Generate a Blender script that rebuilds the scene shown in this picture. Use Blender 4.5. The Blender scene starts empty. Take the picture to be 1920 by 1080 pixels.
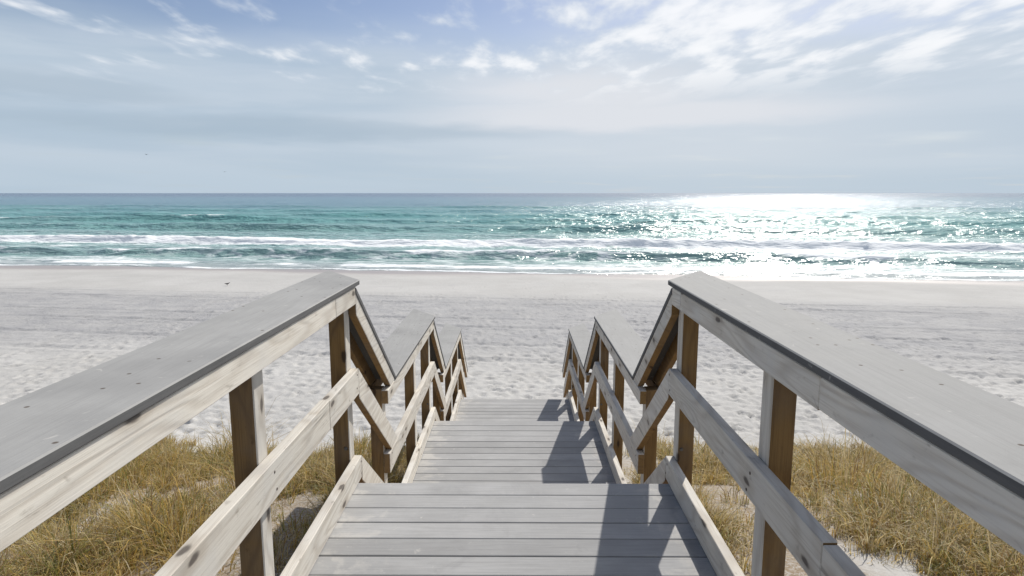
import bpy, bmesh, math, random
import numpy as np
from mathutils import Vector, Matrix

scene = bpy.context.scene
C = scene.collection
R = math.radians
random.seed(7)

# ------------------------------------------------------------------ camera
cam_d = bpy.data.cameras.new('camera')
cam_d.sensor_width = 36.0
cam_d.lens = 1180.0 / 1920.0 * 36.0
cam_d.clip_start = 0.05
cam_d.clip_end = 60000.0
cam = bpy.data.objects.new('camera', cam_d)
C.objects.link(cam)
cam.location = (0.012, 0.0, 0.0)                 # eye height is the origin, the near landing lies 1.6 m below
cam.rotation_euler = (R(90.0 - 8.58), 0.0, R(0.34))
scene.camera = cam

# ------------------------------------------------------------------ light and sky
SUN_EL, SUN_AZ = 37.4, 24.6                      # azimuth clockwise from +Y (out to sea)
world = bpy.data.worlds.new('World')
scene.world = world
world.use_nodes = True
wn, wl = world.node_tree.nodes, world.node_tree.links
wn.clear()


def N(nodes, typ, **kw):
    n = nodes.new(typ)
    for k, v in kw.items():
        if k == 'ins':
            for i, val in v.items():
                n.inputs[i].default_value = val
        else:
            setattr(n, k, v)
    return n


def math_node(nodes, links, op, a, b=None, c=None, clamp=False):
    n = nodes.new('ShaderNodeMath')
    n.operation = op
    n.use_clamp = clamp
    for i, v in enumerate((a, b, c)):
        if v is None:
            continue
        if isinstance(v, (int, float)):
            n.inputs[i].default_value = v
        else:
            links.new(v, n.inputs[i])
    return n.outputs[0]


def build_world():
    M = lambda op, a, b=None, c=None, clamp=False: math_node(wn, wl, op, a, b, c, clamp)
    sky = N(wn, 'ShaderNodeTexSky', sky_type='NISHITA')
    sky.sun_disc = False
    sky.sun_elevation = R(SUN_EL)
    sky.sun_rotation = R(SUN_AZ)
    sky.altitude = 0.0
    sky.air_density = 1.0
    sky.dust_density = 0.6
    sky.ozone_density = 1.5
    tc = N(wn, 'ShaderNodeTexCoord')
    sep = N(wn, 'ShaderNodeSeparateXYZ')
    wl.new(tc.outputs['Generated'], sep.inputs[0])
    x, y, z = sep.outputs
    zc = M('MAXIMUM', z, 0.0)

    def plane_coord(bend, sx, sy, ox, oy):
        zz = M('ADD', zc, bend)
        u = M('MULTIPLY_ADD', M('DIVIDE', x, zz), sx, ox)
        v = M('MULTIPLY_ADD', M('DIVIDE', y, zz), sy, oy)
        cmb = N(wn, 'ShaderNodeCombineXYZ')
        wl.new(u, cmb.inputs[0])
        wl.new(v, cmb.inputs[1])
        return cmb.outputs[0]

    def noise(vec, scale, detail, rough, dist=0.0):
        n = N(wn, 'ShaderNodeTexNoise', ins={'Scale': scale, 'Detail': detail, 'Roughness': rough, 'Distortion': dist})
        wl.new(vec, n.inputs['Vector'])
        return n.outputs[0]

    def ramp(val, lo, hi, a=0.0, b=1.0):
        n = N(wn, 'ShaderNodeMapRange', interpolation_type='SMOOTHERSTEP')
        n.inputs['From Min'].default_value = lo
        n.inputs['From Max'].default_value = hi
        n.inputs['To Min'].default_value = a
        n.inputs['To Max'].default_value = b
        wl.new(val, n.inputs['Value'])
        return n.outputs[0]

    def mix(fac, a, b):
        n = N(wn, 'ShaderNodeMix', data_type='RGBA')
        wl.new(fac, n.inputs[0])
        for i, v in ((6, a), (7, b)):
            if isinstance(v, tuple):
                n.inputs[i].default_value = (*v, 1.0)
            else:
                wl.new(v, n.inputs[i])
        return n.outputs[2]

    horiz = M('SQRT', M('ADD', M('MULTIPLY', x, x), M('MULTIPLY', y, y)))
    el = M('DIVIDE', z, M('MAXIMUM', horiz, 0.001))        # tan of elevation
    az = M('ARCTAN2', x, y)                                # 0 out to sea, + right

    # long streaks of stratus (stretched along the horizon) and the high patchy cloud
    streak_v = N(wn, 'ShaderNodeCombineXYZ')
    wl.new(M('MULTIPLY', az, 1.1), streak_v.inputs[0])
    wl.new(M('MULTIPLY', el, 11.0), streak_v.inputs[1])
    streak = noise(streak_v.outputs[0], 1.7, 4.0, 0.5, 0.4)
    wob = M('MULTIPLY', M('SUBTRACT', noise(plane_coord(0.08, 1, 1, 5.3, 0.7), 0.9, 4.0, 0.55), 0.5), 0.10)
    elw = M('ADD', el, wob)

    # 1. blue sky thins into a milky veil towards the horizon
    veil = ramp(elw, 0.295, 0.145)
    big = noise(plane_coord(0.05, 1, 1, 3.1, 8.4), 0.55, 3.0, 0.5)
    veil = M('MULTIPLY', veil, ramp(big, 0.15, 0.5, 0.72, 0.97))
    veil_col = mix(ramp(streak, 0.35, 0.65), (5.3, 6.5, 7.75), (6.3, 7.3, 8.4))
    # brighter on the sunward side
    glow_az = M('SUBTRACT', az, R(SUN_AZ - 8))
    glow = M('POWER', 2.718, M('MULTIPLY', M('MULTIPLY', glow_az, glow_az), -5.5))
    veil_col2 = mix(M('MULTIPLY', glow, 0.8), veil_col, (7.5, 8.15, 8.9))
    blue = N(wn, 'ShaderNodeMix', data_type='RGBA', blend_type='MULTIPLY')
    blue.inputs[0].default_value = 1.0
    wl.new(sky.outputs[0], blue.inputs[6])
    blue.inputs[7].default_value = (0.98, 0.94, 1.0, 1.0)
    base = mix(veil, blue.outputs[2], veil_col2)

    # 2. a pale cream sheet in the middle of the view, its lower edge drawn out sideways
    def blob(ca, ce, ra, re, soft_lo, soft_hi, wobk=1.0):
        da = M('DIVIDE', M('SUBTRACT', az, ca), ra)
        de = M('DIVIDE', M('SUBTRACT', M('MULTIPLY_ADD', wob, wobk, el), ce), re)
        d2 = M('ADD', M('MULTIPLY', da, da), M('MULTIPLY', de, de))
        return ramp(M('SQRT', d2), soft_hi, soft_lo)
    sheet = M('MAXIMUM', blob(0.18, 0.118, 0.40, 0.030, 0.3, 1.15, 0.4), blob(0.10, 0.150, 0.26, 0.050, 0.2, 1.2, 0.8))
    base = mix(M('MULTIPLY', sheet, 0.74), base, (9.0, 9.15, 9.6))
    # 3. darker grey-blue band low on the left
    band = M('MAXIMUM', blob(-0.34, 0.094, 0.46, 0.022, 0.25, 1.2, 0.35), blob(-0.62, 0.130, 0.22, 0.018, 0.2, 1.2, 0.5))
    base = mix(M('MULTIPLY', band, 0.45), base, (4.1, 5.25, 6.4))
    low = ramp(el, 0.075, 0.0)
    base = mix(M('MULTIPLY', low, 0.55), base, (5.45, 6.75, 7.9))

    # 4. broken altocumulus, thickest on the sunward side of the high sky
    pc = plane_coord(0.04, 1.0, 0.46, 2.35, 1.15)
    cells = noise(pc, 3.1, 5.0, 0.52, 0.15)
    groups = noise(plane_coord(0.04, 1.0, 0.8, 9.7, 4.4), 0.42, 2.0, 0.5)
    amount = M('MULTIPLY_ADD', ramp(az, -0.25, 0.35), 0.17, M('MULTIPLY_ADD', M('SUBTRACT', groups, 0.5), 0.35, -0.03))
    puff = ramp(M('ADD', cells, amount), 0.47, 0.70)
    puff = M('MULTIPLY', puff, ramp(el, 0.12, 0.20))
    core = ramp(M('ADD', cells, amount), 0.52, 0.80)
    puff_col = mix(core, (7.9, 8.6, 9.5), (11.3, 11.4, 11.6))
    base = mix(M('MULTIPLY', puff, 0.88), base, puff_col)

    bg = N(wn, 'ShaderNodeBackground', ins={'Strength': 0.087})
    wl.new(base, bg.inputs[0])
    out = N(wn, 'ShaderNodeOutputWorld')
    wl.new(bg.outputs[0], out.inputs[0])


build_world()

sun_d = bpy.data.lights.new('sun', 'SUN')
sun_d.energy = 4.8
sun_d.angle = R(0.55)
sun_d.color = (1.0, 0.955, 0.88)
sun = bpy.data.objects.new('sun', sun_d)
C.objects.link(sun)
sdir = Vector((math.cos(R(SUN_EL)) * math.sin(R(SUN_AZ)), math.cos(R(SUN_EL)) * math.cos(R(SUN_AZ)), math.sin(R(SUN_EL))))
sun.rotation_euler = (-sdir).to_track_quat('-Z', 'Y').to_euler()
sun.location = sdir * 50

vs = scene.view_settings
vs.view_transform = 'Standard'
vs.look = 'None'
vs.exposure = 0.0
vs.gamma = 1.0
vs.use_curve_mapping = False
scene.render.engine = 'CYCLES'


# ------------------------------------------------------------------ helpers
def tag(o, label=None, cat=None, group=None, kind=None):
    if label:
        o['label'] = label
    if cat:
        o['category'] = cat
    if group:
        o['group'] = group
    if kind:
        o['kind'] = kind
    return o


def link(name, me, parent=None, mats=()):
    o = bpy.data.objects.new(name, me)
    C.objects.link(o)
    if parent is not None:
        o.parent = parent
    return o


def hash2(ix, iy, seed):
    n = (ix.astype(np.int64) * 374761393 + iy.astype(np.int64) * 668265263 + seed * 1274126177) & 0xffffffff
    n = ((n ^ (n >> 13)) * 1274126177) & 0xffffffff
    n = (n ^ (n >> 16)) & 0xffffffff
    return n


def perlin(x, y, seed=0):
    x0, y0 = np.floor(x), np.floor(y)
    fx, fy = x - x0, y - y0
    u = fx * fx * fx * (fx * (fx * 6 - 15) + 10)
    v = fy * fy * fy * (fy * (fy * 6 - 15) + 10)

    def g(ax, ay):
        a = hash2(x0 + ax, y0 + ay, seed) / 4294967296.0 * 2 * np.pi
        return np.cos(a) * (fx - ax) + np.sin(a) * (fy - ay)
    a = g(0, 0) + u * (g(1, 0) - g(0, 0))
    b = g(0, 1) + u * (g(1, 1) - g(0, 1))
    return (a + v * (b - a)) * 1.5


def fbm(x, y, octaves=4, seed=0, gain=0.5):
    s, a, t = 0.0, 1.0, 0.0
    for i in range(octaves):
        s = s + a * perlin(x * 2 ** i + 17.3 * i, y * 2 ** i - 9.1 * i, seed + i)
        t += a
        a *= gain
    return s / t


def sstep(e0, e1, x):
    t = np.clip((x - e0) / (e1 - e0), 0, 1)
    return t * t * (3 - 2 * t)


def grid_mesh(name, X, Y, Z, attrs=None):
    """X, Y, Z are (rows, cols) arrays."""
    r, c = X.shape
    co = np.stack((X, Y, Z), -1).reshape(-1, 3).astype(np.float32)
    idx = np.arange(r * c).reshape(r, c)
    f = np.stack((idx[:-1, :-1], idx[:-1, 1:], idx[1:, 1:], idx[1:, :-1]), -1).reshape(-1, 4)
    me = bpy.data.meshes.new(name)
    me.vertices.add(len(co))
    me.vertices.foreach_set('co', co.ravel())
    me.loops.add(f.size)
    me.loops.foreach_set('vertex_index', f.ravel().astype(np.int32))
    me.polygons.add(len(f))
    me.polygons.foreach_set('loop_start', np.arange(0, f.size, 4, dtype=np.int32))
    me.polygons.foreach_set('use_smooth', np.ones(len(f), dtype=bool))
    for k, v in (attrs or {}).items():
        at = me.attributes.new(k, 'FLOAT', 'POINT')
        at.data.foreach_set('value', v.astype(np.float32).ravel())
    me.update(calc_edges=True)
    return me


# ------------------------------------------------------------------ materials
class Mat:
    def __init__(self, name):
        self.m = bpy.data.materials.new(name)
        self.m.use_nodes = True
        self.n, self.l = self.m.node_tree.nodes, self.m.node_tree.links
        self.n.clear()
        self.out = self.n.new('ShaderNodeOutputMaterial')
        self.b = self.n.new('ShaderNodeBsdfPrincipled')
        self.l.new(self.b.outputs[0], self.out.inputs[0])
        self.tc = self.n.new('ShaderNodeTexCoord')
        self.oi = self.n.new('ShaderNodeObjectInfo')

    def set(self, **kw):
        for k, v in kw.items():
            s = self.b.inputs[k.replace('_', ' ')]
            if hasattr(v, 'node'):
                self.l.new(v, s)
            else:
                s.default_value = (*v, 1.0) if isinstance(v, tuple) and len(v) == 3 else v
        return self

    def M(self, op, a, b=None, c=None, clamp=False):
        return math_node(self.n, self.l, op, a, b, c, clamp)

    def mapping(self, scale=(1, 1, 1), src=None, rot=(0, 0, 0), jitter=True, loc=None):
        mp = self.n.new('ShaderNodeMapping')
        mp.inputs['Scale'].default_value = scale
        mp.inputs['Rotation'].default_value = rot
        self.l.new(src or self.tc.outputs['Object'], mp.inputs[0])
        if jitter:
            cmb = self.n.new('ShaderNodeCombineXYZ')
            r = self.M('MULTIPLY', self.oi.outputs['Random'], 37.0)
            for i in range(3):
                self.l.new(r, cmb.inputs[i])
            self.l.new(cmb.outputs[0], mp.inputs['Location'])
        return mp.outputs[0]

    def noise(self, vec, scale, detail=3.0, rough=0.5, dist=0.0):
        n = N(self.n, 'ShaderNodeTexNoise', ins={'Scale': scale, 'Detail': detail, 'Roughness': rough, 'Distortion': dist})
        self.l.new(vec, n.inputs['Vector'])
        return n.outputs[0]

    def ramp(self, val, lo, hi, a=0.0, b=1.0, smooth=True):
        n = N(self.n, 'ShaderNodeMapRange', interpolation_type='SMOOTHSTEP' if smooth else 'LINEAR')
        for k, v in (('From Min', lo), ('From Max', hi), ('To Min', a), ('To Max', b)):
            n.inputs[k].default_value = v
        self.l.new(val, n.inputs['Value'])
        return n.outputs[0]

    def mix(self, fac, a, b, blend='MIX'):
        n = N(self.n, 'ShaderNodeMix', data_type='RGBA', blend_type=blend)
        if isinstance(fac, (int, float)):
            n.inputs[0].default_value = fac
        else:
            self.l.new(fac, n.inputs[0])
        for i, v in ((6, a), (7, b)):
            if isinstance(v, tuple):
                n.inputs[i].default_value = (*v, 1.0)
            else:
                self.l.new(v, n.inputs[i])
        return n.outputs[2]

    def bump(self, h, strength=0.3, dist=0.01, normal=None):
        n = N(self.n, 'ShaderNodeBump', ins={'Strength': strength, 'Distance': dist})
        self.l.new(h, n.inputs['Height'])
        if normal is not None:
            self.l.new(normal, n.inputs['Normal'])
        self.l.new(n.outputs[0], self.b.inputs['Normal'])
        return n.outputs[0]

    def attr(self, name):
        n = self.n.new('ShaderNodeAttribute')
        n.attribute_name = name
        return n


def wood(name, light, dark, knot, axis, grain_amt=1.0):
    """weathered board; axis = long axis of the board in object space ('X', 'Y' or 'Z')"""
    m = Mat(name)
    sc = {'X': (0.10, 1, 1), 'Y': (1, 0.10, 1), 'Z': (1, 1, 0.10)}[axis]
    sc2 = {'X': (0.35, 1, 1), 'Y': (1, 0.35, 1), 'Z': (1, 1, 0.35)}[axis]
    v = m.mapping(sc)
    flat = {'X': (0.35, 1, 0), 'Y': (0, 0.35, 1), 'Z': (1, 0, 0.35)}[axis]
    sp = m.n.new('ShaderNodeSeparateXYZ')
    m.l.new(m.tc.outputs['Object'], sp.inputs[0])
    cb = m.n.new('ShaderNodeCombineXYZ')
    iu, iv = {'X': (0, 1), 'Y': (1, 2), 'Z': (2, 0)}[axis]
    shift = m.M('MULTIPLY', m.oi.outputs['Random'], 53.0)
    m.l.new(m.M('MULTIPLY_ADD', sp.outputs[iu], 0.40, shift), cb.inputs[0])
    m.l.new(m.M('ADD', m.M('ADD', sp.outputs[iv], sp.outputs[3 - iu - iv]), shift), cb.inputs[1])
    uv = cb.outputs[0]
    blot = m.noise(m.mapping((1, 1, 1)), 3.0, 4.0, 0.6)
    # cathedral figure: contour lines of a slow stretched noise
    cf = m.n.new('ShaderNodeCombineXYZ')
    m.l.new(m.M('MULTIPLY_ADD', sp.outputs[iu], 0.16, shift), cf.inputs[0])
    m.l.new(m.M('ADD', sp.outputs[iv], shift), cf.inputs[1])
    m.l.new(m.M('MULTIPLY', sp.outputs[3 - iu - iv], 0.6), cf.inputs[2])
    fig = m.noise(cf.outputs[0], 6.5, 1.5, 0.4, 0.35)
    rings = m.M('FRACT', m.M('MULTIPLY', fig, 10.0))
    rings = m.M('ABSOLUTE', m.M('SUBTRACT', rings, 0.5))
    rings = m.ramp(rings, 0.12, 0.5)
    fine = m.noise(m.mapping({'X': (0.02, 1, 1), 'Y': (1, 0.02, 1), 'Z': (1, 1, 0.02)}[axis]), 160.0, 3.0, 0.65)
    col = m.mix(m.M('MULTIPLY', m.M('MULTIPLY', rings, m.ramp(blot, 0.35, 0.65, 0.3, 1.0)), 0.62 * grain_amt), light, dark)
    col = m.mix(m.ramp(fine, 0.45, 0.75, 0.0, 0.5 * grain_amt), col, dark)
    grey = tuple(0.55 * c + 0.45 * (sum(light) / 3) * 0.82 for c in light)
    col = m.mix(m.ramp(blot, 0.42, 0.68, 0.0, 0.6), col, grey)
    vor = N(m.n, 'ShaderNodeTexVoronoi', feature='F1', voronoi_dimensions='2D', ins={'Scale': 6.5, 'Randomness': 1.0})
    wrp = m.n.new('ShaderNodeVectorMath')
    wrp.operation = 'MULTIPLY_ADD'
    wn_ = N(m.n, 'ShaderNodeTexNoise', ins={'Scale': 30.0, 'Detail': 2.0})
    m.l.new(uv, wn_.inputs['Vector'])
    m.l.new(wn_.outputs['Color'], wrp.inputs[0])
    wrp.inputs[1].default_value = (0.02, 0.02, 0.0)
    m.l.new(uv, wrp.inputs[2])
    m.l.new(wrp.outputs[0], vor.inputs['Vector'])
    vd = vor.outputs['Distance']
    sel = m.ramp(vor.outputs['Color'], 0.52, 0.56)     # only some cells carry a knot
    k = m.M('MULTIPLY', m.ramp(vd, 0.11, 0.05), sel)
    halo = m.M('MULTIPLY', m.ramp(vd, 0.30, 0.08), m.M('MULTIPLY', sel, 0.45))
    col = m.mix(halo, col, dark)
    col = m.mix(m.M('MULTIPLY', k, 0.85), col, knot)
    scf = m.noise(cb.outputs[0], 26.0, 4.0, 0.6, 0.5)
    col = m.mix(m.ramp(scf, 0.60, 0.74, 0.0, 0.42), col, tuple(c * 0.45 for c in dark))
    ck = m.noise(m.mapping(tuple(0.06 if c == 0.35 else c for c in flat)), 22.0, 2.0, 0.5)
    col = m.mix(m.ramp(ck, 0.70, 0.76, 0.0, 0.45), col, knot)
    br = m.ramp(m.oi.outputs['Random'], 0, 1, 0.90, 1.06, False)
    hsv = N(m.n, 'ShaderNodeHueSaturation')
    m.l.new(col, hsv.inputs['Color'])
    m.l.new(br, hsv.inputs['Value'])
    m.set(Base_Color=hsv.outputs[0], Roughness=0.78)
    m.b.inputs['Specular IOR Level'].default_value = 0.25
    h = m.M('ADD', m.M('MULTIPLY', fine, 0.6), m.M('MULTIPLY_ADD', rings, -0.35, m.M('MULTIPLY', k, -0.6)))
    m.bump(h, 0.45, 0.004)
    return m.m


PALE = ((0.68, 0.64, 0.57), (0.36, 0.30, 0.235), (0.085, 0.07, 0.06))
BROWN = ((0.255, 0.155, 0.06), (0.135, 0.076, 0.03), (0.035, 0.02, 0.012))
pale_y = wood('whitewashed_wood_along', *PALE, 'Y')
pale_z = wood('whitewashed_wood_upright', *PALE, 'Z')
brown_y = wood('brown_wood_along', *BROWN, 'Y')
brown_z = wood('brown_wood_upright', *BROWN, 'Z', 1.3)
brown_x = wood('brown_wood_across', *BROWN, 'X')


def composite(name, colr, axis, var=0.05, speck=True, grain=0.65):
    m = Mat(name)
    sc = {'X': (0.03, 1, 1), 'Y': (1, 0.03, 1)}[axis]
    fine = m.noise(m.mapping(sc), 120.0, 4.0, 0.7)
    blot = m.noise(m.mapping((1, 1, 1)), 2.3, 5.0, 0.62)
    streak = m.noise(m.mapping({'X': (0.12, 1, 1), 'Y': (1, 0.12, 1)}[axis]), 14.0, 4.0, 0.6)
    dk = tuple(c * 0.86 for c in colr)
    lt = tuple(min(1, c * 1.08) for c in colr)
    col = m.mix(m.ramp(blot, 0.3, 0.7), dk, lt)
    col = m.mix(m.ramp(streak, 0.42, 0.72, 0.0, 0.35), col, dk)
    col = m.mix(m.ramp(fine, 0.40, 0.72, 0.0, grain), col, tuple(c * 0.74 for c in colr))
    grime = m.noise(m.mapping((0.6, 0.6, 0.6)), 5.0, 6.0, 0.7, 0.6)
    col = m.mix(m.ramp(grime, 0.55, 0.72, 0.0, 0.35), col, tuple(c * 0.62 for c in colr))
    # drifted sand and salt: pale scuffs
    sc_ = m.noise(m.mapping((1, 1, 1)), 21.0, 3.0, 0.55, 0.8)
    col = m.mix(m.ramp(sc_, 0.66, 0.78, 0.0, 0.6), col, (0.52, 0.50, 0.47))
    if axis == 'X':
        # wind-blown sand gathers along the sides of the walk
        spx = m.n.new('ShaderNodeSeparateXYZ')
        m.l.new(m.tc.outputs['Object'], spx.inputs[0])
        drift = m.noise(m.mapping((1, 1, 1)), 6.5, 5.0, 0.65, 0.4)
        edge = m.ramp(m.M('ABSOLUTE', spx.outputs[0]), 0.35, 0.90, -0.10, 0.10)
        col = m.mix(m.ramp(m.M('ADD', drift, edge), 0.56, 0.70, 0.0, 0.5), col, (0.49, 0.47, 0.44))
    if speck:
        vor = N(m.n, 'ShaderNodeTexVoronoi', feature='F1', voronoi_dimensions='2D', ins={'Scale': 8.0})
        m.l.new(m.mapping((1, 1, 1)), vor.inputs['Vector'])
        col = m.mix(m.M('MULTIPLY', m.ramp(vor.outputs['Distance'], 0.06, 0.028), m.ramp(vor.outputs['Color'], 0.52, 0.56)), col, (0.12, 0.10, 0.085))
    hsv = N(m.n, 'ShaderNodeHueSaturation')
    m.l.new(col, hsv.inputs['Color'])
    m.l.new(m.ramp(m.oi.outputs['Random'], 0, 1, 1 - var, 1 + var, False), hsv.inputs['Value'])
    m.set(Base_Color=hsv.outputs[0], Roughness=m.ramp(blot, 0.3, 0.7, 0.7, 0.85))
    m.b.inputs['Specular IOR Level'].default_value = 0.12
    m.bump(fine, 0.35, 0.0025)
    return m.m


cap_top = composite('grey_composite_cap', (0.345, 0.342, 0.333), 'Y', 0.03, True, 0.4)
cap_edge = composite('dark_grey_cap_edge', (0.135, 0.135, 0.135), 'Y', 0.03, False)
plank_mat = composite('grey_composite_plank', (0.365, 0.363, 0.362), 'X', 0.10, False)
steel = Mat('dull_steel').set(Base_Color=(0.16, 0.15, 0.14), Metallic=0.8, Roughness=0.5).m


def sand_material():
    m = Mat('white_sand')
    src = m.tc.outputs['Object']
    a = m.noise(m.mapping((1, 1, 1), jitter=False), 0.35, 5.0, 0.6)
    b = m.noise(m.mapping((0.35, 1, 1), jitter=False), 1.6, 5.0, 0.65)
    g = m.noise(m.mapping((1, 1, 1), jitter=False), 38.0, 4.0, 0.7)
    col = m.mix(m.ramp(a, 0.3, 0.7), (0.44, 0.43, 0.412), (0.50, 0.49, 0.472))
    col = m.mix(m.ramp(b, 0.52, 0.75, 0.0, 0.5), col, (0.385, 0.38, 0.378))
    col = m.mix(m.ramp(g, 0.45, 0.75, 0.0, 0.35), col, (0.36, 0.345, 0.325))
    damp = m.attr('damp').outputs['Fac']
    litter = m.attr('litter').outputs['Fac']
    trample = m.attr('trample').outputs['Fac']
    col = m.mix(m.M('MULTIPLY', trample, 0.85), col, (0.315, 0.313, 0.32))
    straw = m.noise(m.mapping((1, 1, 1), jitter=False), 26.0, 5.0, 0.75, 1.2)
    col = m.mix(m.M('MULTIPLY', litter, m.ramp(straw, 0.36, 0.58, 0.25, 0.92)), col, (0.21, 0.15, 0.085))
    col = m.mix(damp, col, (0.35, 0.315, 0.30))
    m.set(Base_Color=col, Roughness=m.M('MULTIPLY_ADD', damp, -0.55, 0.95))
    m.b.inputs['Specular IOR Level'].default_value = 0.25
    lump = m.noise(m.mapping((1, 1, 1), jitter=False), 7.0, 5.0, 0.62)
    h = m.M('MULTIPLY_ADD', g, 0.12, lump)
    bp = m.bump(h, 0.55, 0.06)
    dry = m.M('SUBTRACT', 1.0, damp, clamp=True)
    bp.node.inputs['Strength'].default_value = 0.5
    m.l.new(m.M('MULTIPLY', m.M('MULTIPLY_ADD', trample, 0.35, 0.30), dry), bp.node.inputs['Strength'])
    return m.m


def sea_material():
    m = Mat('sea_water')
    off = m.attr('offshore').outputs['Fac']           # metres from the waterline
    foam = m.attr('foam').outputs['Fac']
    thin = m.attr('lace').outputs['Fac']
    v = m.mapping((0.45, 1, 1), jitter=False, rot=(0, 0, -R(6.67)))
    patch = m.noise(m.mapping((0.25, 1, 1), jitter=False), 0.06, 4.0, 0.55)
    offw = m.M('MULTIPLY_ADD', m.M('SUBTRACT', patch, 0.5), m.ramp(off, 15.0, 120.0, 40.0, 190.0), off)
    # shallow over white sand -> green -> deep blue
    c1 = m.mix(m.ramp(off, 0.0, 7.0), (0.38, 0.42, 0.41), (0.26, 0.40, 0.38))
    c2 = m.mix(m.ramp(offw, 5.0, 75.0), c1, (0.165, 0.375, 0.360))
    c3 = m.mix(m.ramp(offw, 70.0, 230.0), c2, (0.120, 0.240, 0.295))
    c4 = m.mix(m.ramp(off, 200.0, 1200.0), c3, (0.075, 0.125, 0.195))
    # foam
    f1 = m.noise(v, 1.1, 6.0, 0.68, 0.6)
    f2 = m.noise(v, 4.2, 4.0, 0.65, 0.9)
    brk = m.M('MULTIPLY_ADD', f2, 0.45, m.M('MULTIPLY', f1, 0.55))
    fm = m.ramp(m.M('ADD', foam, m.M('MULTIPLY', m.M('SUBTRACT', brk, 0.5), 1.5)), 0.38, 0.62)
    vor = N(m.n, 'ShaderNodeTexVoronoi', feature='DISTANCE_TO_EDGE', ins={'Scale': 0.75})
    wv = m.n.new('ShaderNodeVectorMath')
    wv.operation = 'MULTIPLY_ADD'
    ns = N(m.n, 'ShaderNodeTexNoise', ins={'Scale': 1.2, 'Detail': 3.0})
    m.l.new(v, ns.inputs['Vector'])
    m.l.new(ns.outputs['Color'], wv.inputs[0])
    wv.inputs[1].default_value = (1.3, 1.3, 1.3)
    m.l.new(v, wv.inputs[2])
    m.l.new(wv.outputs[0], vor.inputs['Vector'])
    lace = m.ramp(m.M('ADD', vor.outputs['Distance'], m.M('MULTIPLY', m.M('SUBTRACT', f2, 0.5), 0.25)), 0.16, 0.03)
    lc = m.M('MULTIPLY', lace, m.M('MULTIPLY', thin, m.ramp(f1, 0.4, 0.6, 0.35, 0.9)))
    fm = m.M('MAXIMUM', fm, lc)
    col = m.mix(fm, c4, (0.86, 0.88, 0.89))
    m.set(Base_Color=col, Roughness=m.M('MULTIPLY_ADD', fm, 0.6, 0.20), IOR=1.333)
    m.l.new(m.M('MULTIPLY_ADD', fm, -0.36, 0.40), m.b.inputs['Specular IOR Level'])
    w1 = m.noise(v, 0.9, 4.0, 0.62, 0.3)
    w2 = m.noise(v, 0.22, 4.0, 0.6, 0.2)
    w3 = m.noise(v, 0.05, 3.0, 0.55)
    h = m.M('ADD', m.M('MULTIPLY', w1, 0.75), m.M('MULTIPLY_ADD', w2, 2.7, m.M('MULTIPLY', w3, m.ramp(off, 60, 300, 0.0, 5.0))))
    bp = m.bump(h, 0.9, 1.0)
    m.l.new(m.M('MULTIPLY', m.M('MULTIPLY', m.ramp(off, 0.0, 12.0, 0.55, 0.9), m.ramp(off, 110.0, 500.0, 1.0, 0.55)), m.M('MULTIPLY_ADD', fm, -0.55, 1.0)), bp.node.inputs['Strength'])
    return m.m


def blade_material():
    m = Mat('dune_grass_blade')
    a = m.attr('tint').outputs['Color']
    m.set(Base_Color=a, Roughness=0.6)
    m.b.inputs['Specular IOR Level'].default_value = 0.3
    tr = m.n.new('ShaderNodeBsdfTranslucent')
    m.l.new(a, tr.inputs[0])
    mx = m.n.new('ShaderNodeMixShader')
    mx.inputs[0].default_value = 0.35
    m.l.new(m.b.outputs[0], mx.inputs[1])
    m.l.new(tr.outputs[0], mx.inputs[2])
    m.l.new(mx.outputs[0], m.out.inputs[0])
    return m.m


sand_mat = sand_material()
sea_mat = sea_material()
blade_mat = blade_material()

# ------------------------------------------------------------------ beach and dune (one sheet)
SEA_Z = -4.78
SH_A = math.atan(0.117)                           # the shoreline runs a little askew to the walk
ES = (math.sin(SH_A), math.cos(SH_A))             # seaward
ET = (math.cos(SH_A), -math.sin(SH_A))            # along the shore
SHORE0 = 38.0


def shore_s(X, Y):
    return ES[0] * X + ES[1] * (Y - SHORE0)


def ground_z(X, Y):
    X = np.asarray(X, float)
    Y = np.asarray(Y, float)
    toe = 10.6 + 0.9 * perlin(X * 0.12 + 3.3, X * 0 + 1.7, 5)
    dune = -2.38 - 1.62 * sstep(0, 1, np.clip((Y - 2.6) / (toe - 2.6), 0, 1)) * 1.0
    side = np.clip((np.abs(X) - 1.5) / 3.0, 0, 1)
    hum = 0.22 * fbm(X * 0.45, Y * 0.45, 3, 11) * (1 - sstep(toe - 2.5, toe + 1.0, Y)) * (0.35 + 0.65 * side)
    s = shore_s(X, Y)
    slope = -0.60 * sstep(11.0, 34.0, Y + 0.117 * X)                  # backshore falls gently seaward
    face = -0.19 * np.clip((s + 5.0) / 5.0, 0, None) * 1.0             # beach face into the water
    face = np.where(s > 0, -0.19 - 0.075 * s, face)
    return dune + hum + slope + np.clip(face, -3.0, 0)


def spaced(a, b, d0, growth, dmax):
    out, x, d = [a], a, d0
    while x < b:
        x += d
        out.append(x)
        d = min(d * growth, dmax)
    return out


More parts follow.
